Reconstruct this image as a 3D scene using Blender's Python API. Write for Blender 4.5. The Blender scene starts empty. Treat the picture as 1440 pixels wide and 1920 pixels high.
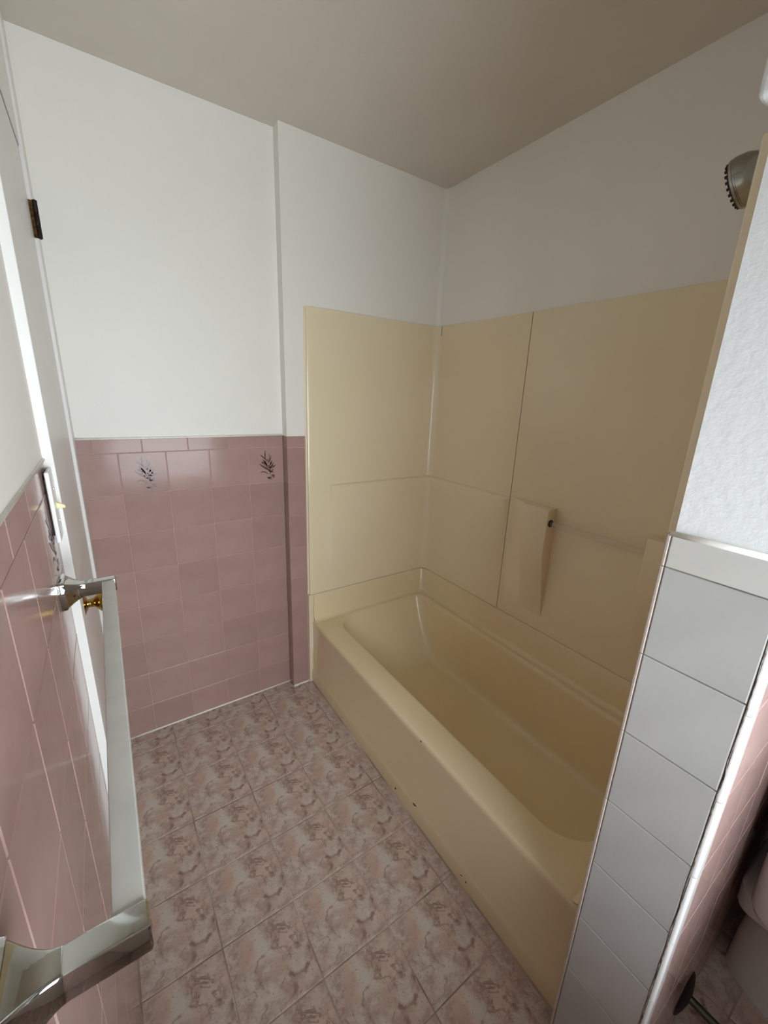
import bpy, math, random
from mathutils import Vector, Matrix

# ------------------------------------------------------------------ camera, world, light, exposure
scene = bpy.context.scene
COL = scene.collection
CAM = Vector((0.0979, -1.7415, 1.4463))
YAW, PITCH, ROLL, FPX = 0.6027, -0.2788, 0.0376, 766.43
cam_data = bpy.data.cameras.new('camera')
cam_data.sensor_fit = 'HORIZONTAL'
cam_data.sensor_width = 36.0
cam_data.lens = 36.0 * FPX / 1440.0
cam_data.clip_start = 0.01
cam = bpy.data.objects.new('camera', cam_data)
COL.objects.link(cam)
fw = Vector((math.sin(YAW) * math.cos(PITCH), math.cos(YAW) * math.cos(PITCH), math.sin(PITCH)))
rt = Vector((math.cos(YAW), -math.sin(YAW), 0))
up = rt.cross(fw)
rt, up = math.cos(ROLL) * rt + math.sin(ROLL) * up, -math.sin(ROLL) * rt + math.cos(ROLL) * up
mw = Matrix((rt, up, -fw)).transposed().to_4x4()
mw.translation = CAM
cam.matrix_world = mw
scene.camera = cam

world = bpy.data.worlds.new('sky')
scene.world = world
world.use_nodes = True
bg = world.node_tree.nodes['Background']
bg.inputs['Color'].default_value = (0.86, 0.94, 1.0, 1)      # even overcast daylight
bg.inputs['Strength'].default_value = 9.0

# window opening in the wall behind the camera
YF = -2.19                                   # inner face of that wall
WX0, WX1, WZ0, WZ1 = 0.07, 1.02, 0.64, 1.66
portal_data = bpy.data.lights.new('window_portal', 'AREA')
portal_data.shape = 'RECTANGLE'
portal_data.size, portal_data.size_y = WX1 - WX0, WZ1 - WZ0
portal_data.cycles.is_portal = True
portal = bpy.data.objects.new('window_portal', portal_data)
COL.objects.link(portal)
portal.location = ((WX0 + WX1) / 2, YF - 0.13, (WZ0 + WZ1) / 2)
portal.rotation_euler = (math.radians(90), 0, 0)             # shines along +Y, into the room

vs = scene.view_settings
vs.view_transform = 'Standard'
vs.look = 'None'
vs.gamma = 1.0
vs.use_curve_mapping = False
vs.exposure = 0.73
scene.cycles.use_denoising = True
scene.cycles.max_bounces = 14
scene.cycles.use_adaptive_sampling = True
scene.cycles.adaptive_threshold = 0.02
scene.cycles.diffuse_bounces = 11
scene.cycles.glossy_bounces = 6
scene.cycles.transparent_max_bounces = 12
scene.cycles.sample_clamp_indirect = 6.0
random.seed(4)

# ------------------------------------------------------------------ materials
def srgb(r, g, b):
    f = lambda c: c / 12.92 if c <= 0.04045 else ((c + 0.055) / 1.055) ** 2.4
    return (f(r / 255), f(g / 255), f(b / 255), 1)

def new_mat(name, color, rough=0.5, metal=0.0, spec=0.5, coat=0.0):
    m = bpy.data.materials.new(name)
    m.use_nodes = True
    b = m.node_tree.nodes['Principled BSDF']
    b.inputs['Base Color'].default_value = color
    b.inputs['Roughness'].default_value = rough
    b.inputs['Metallic'].default_value = metal
    b.inputs['Specular IOR Level'].default_value = spec
    b.inputs['Coat Weight'].default_value = coat
    return m, b, m.node_tree.nodes, m.node_tree.links

def noise(nt, scale, detail=3, rough=0.5, coord='Object', dist=0.0):
    n = nt.nodes.new('ShaderNodeTexNoise')
    n.inputs['Scale'].default_value = scale
    n.inputs['Detail'].default_value = detail
    n.inputs['Roughness'].default_value = rough
    n.inputs['Distortion'].default_value = dist
    t = nt.nodes.new('ShaderNodeTexCoord')
    nt.links.new(t.outputs[coord], n.inputs['Vector'])
    return n

def bump(nt, b, hsock, strength, dist):
    k = nt.nodes.new('ShaderNodeBump')
    k.inputs['Strength'].default_value = strength
    k.inputs['Distance'].default_value = dist
    nt.links.new(hsock, k.inputs['Height'])
    nt.links.new(k.outputs['Normal'], b.inputs['Normal'])

def mottle(m, b, c1, c2, scale, detail=4):
    nt = m.node_tree
    n = noise(nt, scale, detail)
    r = nt.nodes.new('ShaderNodeValToRGB')
    r.color_ramp.elements[0].position, r.color_ramp.elements[0].color = 0.35, c1
    r.color_ramp.elements[1].position, r.color_ramp.elements[1].color = 0.65, c2
    nt.links.new(n.outputs['Fac'], r.inputs['Fac'])
    nt.links.new(r.outputs['Color'], b.inputs['Base Color'])
    return n

MAT = {}
def wall_paint(key, c1, c2, rough, bscale, bdist):
    m, b, N, L = new_mat(key, c1, rough, spec=0.3)
    mottle(m, b, c1, c2, 2.2, 3)
    n = noise(m.node_tree, bscale, 5, 0.6)
    bump(m.node_tree, b, n.outputs['Fac'], 0.5, bdist)
    MAT[key] = m
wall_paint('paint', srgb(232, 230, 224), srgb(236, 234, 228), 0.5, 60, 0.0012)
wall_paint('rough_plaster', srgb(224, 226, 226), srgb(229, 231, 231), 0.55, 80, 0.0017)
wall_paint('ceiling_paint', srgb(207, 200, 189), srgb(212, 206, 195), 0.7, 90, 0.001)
wall_paint('trim_paint', srgb(222, 221, 217), srgb(229, 228, 225), 0.33, 30, 0.0008)

def tile_mat(key, c1, c2, rough=0.12, vary=0.05, wob=0.0012, spec=0.5):
    m, b, N, L = new_mat(key, c1, rough, spec=spec)
    n = mottle(m, b, c1, c2, 9, 3)
    oi = N.new('ShaderNodeObjectInfo')
    hs = N.new('ShaderNodeHueSaturation')
    mr = N.new('ShaderNodeMapRange')
    mr.inputs['To Min'].default_value = 1 - vary
    mr.inputs['To Max'].default_value = 1 + vary
    L.new(oi.outputs['Random'], mr.inputs['Value'])
    L.new(mr.outputs['Result'], hs.inputs['Value'])
    src = b.inputs['Base Color'].links[0].from_socket
    L.new(src, hs.inputs['Color'])
    L.new(hs.outputs['Color'], b.inputs['Base Color'])
    w = noise(m.node_tree, 14, 1)
    bump(m.node_tree, b, w.outputs['Fac'], 0.5, wob)
    MAT[key] = m
tile_mat('pink_tile', srgb(164, 134, 127), srgb(170, 141, 134), 0.14, spec=0.2)
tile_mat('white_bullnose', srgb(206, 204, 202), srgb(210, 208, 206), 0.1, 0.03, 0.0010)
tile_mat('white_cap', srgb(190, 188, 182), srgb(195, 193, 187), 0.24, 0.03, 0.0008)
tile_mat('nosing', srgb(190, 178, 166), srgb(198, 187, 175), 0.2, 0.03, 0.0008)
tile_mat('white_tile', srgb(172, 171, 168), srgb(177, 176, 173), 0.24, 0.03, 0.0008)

def plain(key, c, rough, metal=0.0, spec=0.5, bscale=None, bdist=0.0005, c2=None, cscale=30):
    m, b, N, L = new_mat(key, c, rough, metal, spec)
    if c2:
        mottle(m, b, c, c2, cscale)
    if bscale:
        n = noise(m.node_tree, bscale, 3)
        bump(m.node_tree, b, n.outputs['Fac'], 0.4, bdist)
    MAT[key] = m
    return m
plain('pink_grout', srgb(206, 176, 166), 0.8, bscale=200, c2=srgb(196, 164, 152))
plain('floor_grout', srgb(202, 186, 170), 0.85, bscale=200, c2=srgb(134, 114, 100), cscale=5)
plain('grey_grout', srgb(150, 141, 130), 0.85, bscale=200, c2=srgb(112, 102, 92), cscale=12)
plain('caulk', srgb(240, 238, 232), 0.4, bscale=60, c2=srgb(228, 223, 214))
plain('dirty_caulk', srgb(176, 168, 156), 0.8, bscale=150, c2=srgb(70, 62, 54), cscale=70)
plain('almond', srgb(229, 215, 184), 0.2, bscale=5, bdist=0.0010, c2=srgb(232, 218, 188), cscale=3)
plain('almond_tub', srgb(224, 208, 170), 0.17, bscale=4, bdist=0.0008, c2=srgb(227, 211, 174), cscale=3)
plain('seam_shadow', srgb(96, 82, 60), 0.7)
plain('chip', srgb(28, 22, 18), 0.8)  # near-black for chips and the lock hole, and for shade painted into gaps
plain('chrome', (0.55, 0.56, 0.54, 1), 0.04, 1.0)
plain('bar_plastic', srgb(205, 208, 202), 0.22, bscale=18, bdist=0.0006, c2=srgb(196, 199, 194), cscale=25)
plain('brass', srgb(190, 156, 84), 0.12, 1.0, c2=srgb(168, 134, 68), cscale=60)
plain('worn_brass', srgb(118, 84, 40), 0.4, 0.9, c2=srgb(52, 38, 28), cscale=120, bscale=150)
plain('rust_dark', srgb(44, 30, 26), 0.55, 0.5, c2=srgb(24, 17, 15), cscale=150, bscale=200)
plain('black_rubber', srgb(22, 20, 18), 0.5)
plain('switch_white', srgb(232, 232, 230), 0.28)
plain('ivory', srgb(222, 212, 160), 0.35)
plain('screw_metal', srgb(225, 225, 220), 0.2, 0.6)
plain('nickel', (0.42, 0.41, 0.38, 1), 0.22, 1.0)
plain('porcelain', srgb(222, 221, 218), 0.08)
plain('pipe_metal', (0.12, 0.13, 0.10, 1), 0.3, 0.9)
plain('print_dark', srgb(98, 70, 69), 0.25)
plain('print_red', srgb(150, 90, 88), 0.25)

# clear acrylic rod and window glass
m, b, N, L = new_mat('clear_acrylic', (0.95, 0.93, 0.88, 1), 0.06)
b.inputs['Transmission Weight'].default_value = 0.9
b.inputs['IOR'].default_value = 1.18
MAT['clear_acrylic'] = m
m = bpy.data.materials.new('window_glass'); m.use_nodes = True
N, L = m.node_tree.nodes, m.node_tree.links
for n in list(N):
    N.remove(n)
out = N.new('ShaderNodeOutputMaterial'); mix = N.new('ShaderNodeMixShader')
tr = N.new('ShaderNodeBsdfTransparent'); gl = N.new('ShaderNodeBsdfGlossy'); fr = N.new('ShaderNodeFresnel')
gl.inputs['Roughness'].default_value = 0.02
L.new(fr.outputs[0], mix.inputs[0]); L.new(tr.outputs[0], mix.inputs[1]); L.new(gl.outputs[0], mix.inputs[2])
L.new(mix.outputs[0], out.inputs['Surface'])
MAT['window_glass'] = m

# floor tile: a printed marble pattern that repeats on every tile (tile-local coordinates)
Q = 0.2019
def floor_tile_material():
    m, b, N, L = new_mat('floor_tile_print', srgb(190, 168, 155), 0.32, spec=0.4)
    tc = N.new('ShaderNodeTexCoord')
    def mathn(op, a, bb=None, clamp=False):
        n = N.new('ShaderNodeMath'); n.operation = op; n.use_clamp = clamp
        for i, v in enumerate((a, bb)):
            if v is None: continue
            if isinstance(v, (int, float)): n.inputs[i].default_value = v
            else: L.new(v, n.inputs[i])
        return n.outputs[0]
    def nz(scale, detail, rough=0.6, dist=0.0, off=(0, 0, 0)):
        mp = N.new('ShaderNodeMapping'); mp.inputs['Location'].default_value = off
        L.new(tc.outputs['Object'], mp.inputs['Vector'])
        n = N.new('ShaderNodeTexNoise'); n.inputs['Scale'].default_value = scale
        n.inputs['Detail'].default_value = detail; n.inputs['Roughness'].default_value = rough
        n.inputs['Distortion'].default_value = dist
        L.new(mp.outputs[0], n.inputs['Vector'])
        return n
    # wobbling coordinates, so that no blob has a clean outline
    wob = nz(24, 4, 0.62)
    sep = N.new('ShaderNodeVectorMath'); sep.operation = 'SUBTRACT'
    L.new(wob.outputs['Color'], sep.inputs[0]); sep.inputs[1].default_value = (0.5, 0.5, 0.5)
    sc = N.new('ShaderNodeVectorMath'); sc.operation = 'SCALE'; sc.inputs['Scale'].default_value = 0.05
    L.new(sep.outputs[0], sc.inputs[0])
    ad = N.new('ShaderNodeVectorMath'); ad.operation = 'ADD'
    L.new(tc.outputs['Object'], ad.inputs[0]); L.new(sc.outputs[0], ad.inputs[1])
    xyz = N.new('ShaderNodeSeparateXYZ'); L.new(ad.outputs[0], xyz.inputs[0])
    def dist(u, t, rx, ry, rot=0.0):
        # elliptical distance from the point (u, t) given as tile fractions (u to +X, t from the far edge to -Y)
        px, py = (u - 0.5) * Q, (0.5 - t) * Q
        dx = mathn('SUBTRACT', xyz.outputs[0], px); dy = mathn('SUBTRACT', xyz.outputs[1], py)
        c, s = math.cos(rot), math.sin(rot)
        a = mathn('ADD', mathn('MULTIPLY', dx, c / rx), mathn('MULTIPLY', dy, s / rx))
        d = mathn('ADD', mathn('MULTIPLY', dx, -s / ry), mathn('MULTIPLY', dy, c / ry))
        return mathn('SQRT', mathn('ADD', mathn('MULTIPLY', a, a), mathn('MULTIPLY', d, d)))
    def soft(d, lo, hi):            # 1 inside lo, 0 outside hi
        r = N.new('ShaderNodeMapRange'); r.interpolation_type = 'SMOOTHSTEP'
        L.new(d, r.inputs['Value'])
        r.inputs['From Min'].default_value, r.inputs['From Max'].default_value = lo, hi
        r.inputs['To Min'].default_value, r.inputs['To Max'].default_value = 1, 0
        return r.outputs[0]
    def blend(base, col, fac):
        x = N.new('ShaderNodeMix'); x.data_type = 'RGBA'
        L.new(fac, x.inputs[0])
        if isinstance(base, tuple): x.inputs[6].default_value = base
        else: L.new(base, x.inputs[6])
        x.inputs[7].default_value = col
        return x.outputs[2]
    g = nz(24, 5, 0.7, off=(1, 2, 3))
    c = blend(srgb(168, 147, 136), srgb(198, 184, 174), soft(g.outputs['Fac'], 0.38, 0.60))
    g2 = nz(11, 3, 0.6, off=(4, 2, 9))
    c = blend(c, srgb(194, 170, 155), mathn('MULTIPLY', soft(g2.outputs['Fac'], 0.40, 0.55), 0.6))
    c = blend(c, srgb(198, 191, 182), mathn('MULTIPLY', soft(dist(0.45, 0.24, 0.026, 0.044, 0.25), 0.5, 1.05), 0.8))   # pale island
    c = blend(c, srgb(203, 196, 187), mathn('MULTIPLY', soft(dist(0.36, 0.72, 0.03, 0.022), 0.4, 1.1), 0.45))
    c = blend(c, srgb(192, 161, 145), mathn('MULTIPLY', soft(dist(0.27, 0.30, 0.020, 0.026), 0.4, 1.2), 0.6))         # pink cloud
    c = blend(c, srgb(200, 190, 182), mathn('MULTIPLY', soft(dist(0.80, 0.64, 0.026, 0.026), 0.6, 1.0), 0.6))
    brown = srgb(130, 102, 88)
    def ring(u, t, r, w, amt, lo, hi, seed):
        d = dist(u, t, r, r * 0.9)
        e = mathn('ABSOLUTE', mathn('SUBTRACT', d, 1.0))
        k = nz(33, 2, 0.5, off=(seed, seed * 2, 1))
        return mathn('MULTIPLY', mathn('MULTIPLY', soft(e, 0.0, w), soft(k.outputs['Fac'], hi, lo)), amt)
    c = blend(c, brown, ring(0.80, 0.64, 0.034, 0.24, 0.85, 0.57, 0.41, 2))
    c = blend(c, brown, ring(0.80, 0.64, 0.030, 0.30, 0.45, 0.52, 0.40, 12))
    c = blend(c, brown, ring(0.52, 0.55, 0.045, 0.10, 0.6, 0.58, 0.42, 5))
    c = blend(c, brown, ring(0.12, 0.80, 0.038, 0.10, 0.55, 0.58, 0.44, 8))
    # brown crackle in the upper right and along one side
    v = nz(19, 5, 0.7, 0.9, off=(7, 1, 2))
    ve = mathn('ABSOLUTE', mathn('SUBTRACT', v.outputs['Fac'], 0.5))
    crack = soft(ve, 0.006, 0.050)
    zone = soft(dist(0.72, 0.30, 0.040, 0.075, 0.45), 0.3, 1.25)
    c = blend(c, brown, mathn('MULTIPLY', mathn('MULTIPLY', crack, zone), 0.8))
    zone2 = soft(dist(0.66, 0.90, 0.010, 0.012), 0.4, 1.3)
    c = blend(c, brown, mathn('MULTIPLY', zone2, 0.75))
    zone3 = soft(dist(0.05, 0.45, 0.03, 0.07), 0.3, 1.2)
    c = blend(c, brown, mathn('MULTIPLY', mathn('MULTIPLY', crack, zone3), 0.5))
    sp = nz(150, 2, 0.5, off=(3, 3, 3))
    c = blend(c, brown, mathn('MULTIPLY', soft(sp.outputs['Fac'], 0.30, 0.36), 0.6))
    L.new(c, b.inputs['Base Color'])
    fine = nz(60, 4, 0.6, off=(9, 9, 9))
    bump(m.node_tree, b, fine.outputs['Fac'], 0.35, 0.0008)
    MAT['floor_tile_print'] = m
floor_tile_material()

# ------------------------------------------------------------------ mesh helpers
def link(o, parent=None):
    COL.objects.link(o)
    if parent is not None:
        o.parent = parent
    return o

def mesh_obj(name, verts, faces, mat, parent=None, loc=(0, 0, 0), smooth=False, angle=None, mats=None, fmat=None):
    me = bpy.data.meshes.new(name)
    me.from_pydata([tuple(v) for v in verts], [], faces)
    for mm in (mats or [mat]):
        me.materials.append(MAT[mm])
    if fmat:
        for i, f in enumerate(me.polygons):
            f.material_index = fmat[i]
    if smooth:
        for f in me.polygons:
            f.use_smooth = True
        if angle is not None:
            me.set_sharp_from_angle(angle=math.radians(angle))
    me.validate(); me.update()
    o = bpy.data.objects.new(name, me)
    o.location = loc
    return link(o, parent)

class MB:
    """collects vertices and faces of one mesh"""
    def __init__(self):
        self.v, self.f, self.m = [], [], []
    def add(self, v, f, m=0):
        k = len(self.v)
        self.v += [Vector(a) for a in v]
        self.f += [tuple(i + k for i in q) for q in f]
        self.m += [m] * len(f)
        return self
    def box(self, x0, x1, y0, y1, z0, z1, m=0):
        v = [(x, y, z) for z in (z0, z1) for y in (y0, y1) for x in (x0, x1)]
        return self.add(v, [(0, 2, 3, 1), (4, 5, 7, 6), (0, 1, 5, 4), (2, 6, 7, 3), (0, 4, 6, 2), (1, 3, 7, 5)], m)
    def loft(self, rings, cap0=True, cap1=True, m=0, closed=True):
        n = len(rings[0]); v = [p for r in rings for p in r]; f = []
        for i in range(len(rings) - 1):
            for j in range(n if closed else n - 1):
                a, b2 = i * n + j, i * n + (j + 1) % n
                f.append((a, b2, b2 + n, a + n))
        if cap0: f.append(tuple(reversed(range(n))))
        if cap1: f.append(tuple((len(rings) - 1) * n + j for j in range(n)))
        return self.add(v, f, m)
    def lathe(self, prof, origin, axis, seg=28, m=0, cap0=True, cap1=True):
        a = Vector(axis).normalized()
        t = Vector((0, 0, 1)) if abs(a.z) < 0.9 else Vector((1, 0, 0))
        u = a.cross(t).normalized(); w = a.cross(u)
        rings = []
        for r, h in prof:
            rings.append([Vector(origin) + a * h + (u * math.cos(2 * math.pi * k / seg) + w * math.sin(2 * math.pi * k / seg)) * max(r, 1e-5) for k in range(seg)])
        return self.loft(rings, cap0, cap1, m)
    def tube(self, pts, r, seg=14, m=0):
        pts = [Vector(p) for p in pts]; rings = []
        for i, p in enumerate(pts):
            d = (pts[min(i + 1, len(pts) - 1)] - pts[max(i - 1, 0)]).normalized()
            t = Vector((0, 0, 1)) if abs(d.z) < 0.9 else Vector((1, 0, 0))
            u = d.cross(t).normalized(); w = d.cross(u)
            rings.append([p + (u * math.cos(2 * math.pi * k / seg) + w * math.sin(2 * math.pi * k / seg)) * r for k in range(seg)])
        return self.loft(rings, True, True, m)
    def obj(self, name, mat, parent=None, smooth=False, angle=None, loc=(0, 0, 0), mats=None):
        o = mesh_obj(name, self.v, self.f, mat, parent, loc, smooth, angle, mats, self.m if mats else None)
        return o

def bevel(o, w, seg=2, angle=40):
    md = o.modifiers.new('bevel', 'BEVEL'); md.width = w; md.segments = seg
    md.limit_method = 'ANGLE'; md.angle_limit = math.radians(angle)
    return o

def fix_normals(o):
    import bmesh
    bm = bmesh.new(); bm.from_mesh(o.data)
    bmesh.ops.recalc_face_normals(bm, faces=bm.faces)
    bm.to_mesh(o.data); bm.free()
    return o

def structure(o, label=None):
    o['kind'] = 'structure'
    if label:
        o['label'] = label
    return o

def thing(name, label, cat, loc=(0, 0, 0)):
    o = bpy.data.objects.new(name, None)
    o.empty_display_size = 0.05
    o.location = loc
    COL.objects.link(o)
    o['label'], o['category'] = label, cat
    return o

# a glazed tile: w along U, h along V, face towards N; the mesh is shared between tiles of one size
TILE_MESH = {}
def tile(name, parent, origin, U, V, N, u0, u1, v0, v1, mat, t=0.006, gap=0.0016, ch=0.0016, tilt=0.0, centre=None):
    """a tile that covers [u0,u1]x[v0,v1] of a wall plane through origin; its face lies in that plane"""
    w, h = u1 - u0 - gap, v1 - v0 - gap
    if w <= 0.004 or h <= 0.004:
        return None
    key = (round(w, 4), round(h, 4), tuple(U), tuple(V), tuple(N), mat, t, ch, None if centre is None else (round(centre[0], 4), round(centre[1], 4)))
    cu, cv = (u0 + u1) / 2, (v0 + v1) / 2
    ou, ov = (cu, cv) if centre is None else (cu + centre[0], cv + centre[1])
    if key not in TILE_MESH:
        su, sv = cu - ou, cv - ov
        P = []
        for d, ins in ((-t, 0), (-ch * 0.6, 0), (0, ch)):
            for a, b2 in ((-1, -1), (1, -1), (1, 1), (-1, 1)):
                P.append(Vector(U) * (su + a * (w / 2 - ins)) + Vector(V) * (sv + b2 * (h / 2 - ins)) + Vector(N) * d)
        F = []
        flip = Vector(U).cross(Vector(V)).dot(Vector(N)) < 0
        for k in (0, 4):
            for j in range(4):
                q = (k + j, k + (j + 1) % 4, k + 4 + (j + 1) % 4, k + 4 + j)
                F.append(tuple(reversed(q)) if flip else q)
        q = (8, 9, 10, 11)
        F.append(tuple(reversed(q)) if flip else q)
        me = bpy.data.meshes.new(name)
        me.from_pydata(P, [], F)
        me.materials.append(MAT[mat]); me.update()
        TILE_MESH[key] = me
    o = bpy.data.objects.new(name, TILE_MESH[key])
    pos = Vector(origin) + Vector(U) * ou + Vector(V) * ov
    o.location = pos + Vector(N) * random.uniform(-0.0004, 0.0003)
    link(o, parent)
    return o

X_, Y_, Z_ = Vector((1, 0, 0)), Vector((0, 1, 0)), Vector((0, 0, 1))

# ------------------------------------------------------------------ room shell
H = 2.363                    # ceiling
P6 = 0.154                   # wall tile pitch
XR = 1.548                   # right wall (long wall of the tub)
XST, YB = 0.7442, -0.050     # where the far wall steps forward, and by how much
ZC0, ZC1 = 1.211, 1.263      # tile cap of the far wall
ROWS = [ZC0 - P6 * i for i in range(8)] + [0.0]
XW = 0.7794                  # tiled end face of the wing wall
YW0, YW1 = -1.650, -1.512    # near and far face of the wing wall
D = 0.008                    # depth of the tile bed behind the tile faces

floor = MB().box(-0.3, XR + 0.2, YF - 0.25, 0.2, -0.12, -0.0016).obj('floor', 'floor_grout')
structure(floor, 'marbled pinkish beige tile floor')
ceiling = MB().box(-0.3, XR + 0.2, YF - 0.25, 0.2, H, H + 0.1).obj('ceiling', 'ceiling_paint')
structure(ceiling, 'plain beige white ceiling')

# far wall: painted above, tile bed below
wb = MB()
wb.box(-0.25, XST, 0.0, 0.15, ZC1 - 0.002, H)
wb.box(-0.25, XST, 0.0018, 0.15, 0, ZC1 - 0.002, 1)
wb.box(XST, XR, YB, 0.15, ZC1 - 0.002, H)
wb.box(XST + 0.0018, XR, YB + 0.0018, 0.15, 0, ZC1 - 0.002, 1)
wall_back = structure(wb.obj('wall_back', None, mats=['paint', 'pink_grout']), 'white far wall with pink tile wainscot')

# left wall with the doorway
DY0, DY1, DZ = -0.715, -0.100, 2.045       # door leaf
LC0, LC1 = 1.258, 1.310                    # tile cap of the left wall
wl = MB()
wl.box(-0.25, -0.0005, YF - 0.1, DY0 - 0.004, LC1 - 0.002, H)
wl.box(-0.25, -0.0016, YF - 0.1, DY0 - 0.004, 0, LC1 - 0.002, 1)
wl.box(-0.25, -0.0005, DY0 - 0.004, DY1 + 0.004, DZ + 0.004, H)
wl.box(-0.25, -0.0005, DY1 + 0.004, 0.0, 0, H)
wall_left = structure(wl.obj('wall_left', None, mats=['paint', 'pink_grout']), 'white left wall with pink tile wainscot')

# right wall, long wall of the tub and of the toilet corner
wr = MB()
wr.box(XR, XR + 0.15, YF - 0.1, 0.0, ZC1, H)
wr.box(XR, XR + 0.15, YW1, 0.0, 0, ZC1)
wr.box(XR + 0.0018, XR + 0.15, YF - 0.1, YW1, 0, ZC1, 1)
wall_right = structure(wr.obj('wall_right', None, mats=['paint', 'pink_grout']), 'white long wall above the tub')

# wing wall between tub and toilet
ww = MB()
WP = XW + 0.006                       # plaster face of the end, a little behind the tile faces
ww.box(WP, XR, YW0 + 0.002, -1.509, ZC1 - 0.004, 1.790)
ww.box(XW + 0.0022, XR, YW0 + 0.006, -1.509, 0, ZC1 - 0.004, 1)
ww.box(XW + 0.012, XR, YW0 + 0.0012, YW0 + 0.006, 0, ZC1 - 0.004, 2)
wall_wing = structure(ww.obj('wall_wing', None, mats=['rough_plaster', 'grey_grout', 'pink_grout']), 'wing wall with white tiled end beside the tub')
hd = MB().box(WP - 0.012, XR, YW0 + 0.002, -1.488, 1.790, H).obj('bulkhead', 'rough_plaster', wall_wing)
bevel(hd, 0.006, 3)
hd['label'] = 'thicker white plaster part above the tub surround'

# wall behind the camera, with the window opening
wf = MB()
wf.box(-0.25, WX0, YF - 0.15, YF, 0, H)
wf.box(WX1, XR + 0.15, YF - 0.15, YF, 0, H)
wf.box(WX0, WX1, YF - 0.15, YF, 0, WZ0)
wf.box(WX0, WX1, YF - 0.15, YF, WZ1, H)
wall_front = structure(wf.obj('wall_front', 'paint'), 'white wall behind the viewer with the window')

win = MB()
fwid = 0.045
win.box(WX0, WX1, YF - 0.09, YF - 0.05, WZ0, WZ0 + fwid)
win.box(WX0, WX1, YF - 0.09, YF - 0.05, WZ1 - fwid, WZ1)
win.box(WX0, WX0 + fwid, YF - 0.09, YF - 0.05, WZ0 + fwid, WZ1 - fwid)
win.box(WX1 - fwid, WX1, YF - 0.09, YF - 0.05, WZ0 + fwid, WZ1 - fwid)
zm = (WZ0 + WZ1) / 2
win.box(WX0 + fwid, WX1 - fwid, YF - 0.09, YF - 0.05, zm - 0.02, zm + 0.02)
window_1 = structure(win.obj('window_1', 'trim_paint'), 'white sash window behind the viewer')
for a, b2 in ((WZ0 + fwid, zm - 0.02), (zm + 0.02, WZ1 - fwid)):
    MB().box(WX0 + fwid, WX1 - fwid, YF - 0.073, YF - 0.069, a, b2).obj('pane', 'window_glass', window_1)
MB().box(WX0 - 0.04, WX1 + 0.04, YF - 0.05, YF + 0.03, WZ0 - 0.03, WZ0).obj('window_sill', 'trim_paint', window_1)

# ------------------------------------------------------------------ floor tiles
CS = 0.7958                      # joint next to the strip in front of the tub
R1 = -0.3131
def floor_tiles(xa, xb, ya, yb, gap=0.0034):
    c0 = math.floor((xa - CS) / Q); r0 = math.floor((ya - R1) / Q)
    c = c0
    while CS + c * Q < xb - 1e-4:
        r = r0
        while R1 + r * Q < yb - 1e-4:
            x0, x1 = CS + c * Q, CS + (c + 1) * Q
            y0, y1 = R1 + r * Q, R1 + (r + 1) * Q
            fx, fy = (x0 + x1) / 2, (y0 + y1) / 2
            u0, u1, v0, v1 = max(x0, xa), min(x1, xb), max(y0, ya), min(y1, yb)
            if u1 - u0 > 0.008 and v1 - v0 > 0.008:
                tile('floor_tile', floor, (0, 0, 0), X_, Y_, Z_, u0, u1, v0, v1, 'floor_tile_print', t=0.0014, gap=gap,
                     ch=0.0013, centre=(fx - (u0 + u1) / 2, fy - (v0 + v1) / 2))
            r += 1
        c += 1
floor_tiles(0.0, CS, YF, YB)
floor_tiles(0.0, XST, YB, 0.0)
floor_tiles(CS, 0.838, -1.50, YB)                 # narrow strip along the tub
floor_tiles(CS, XR, YF, YW0)

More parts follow.
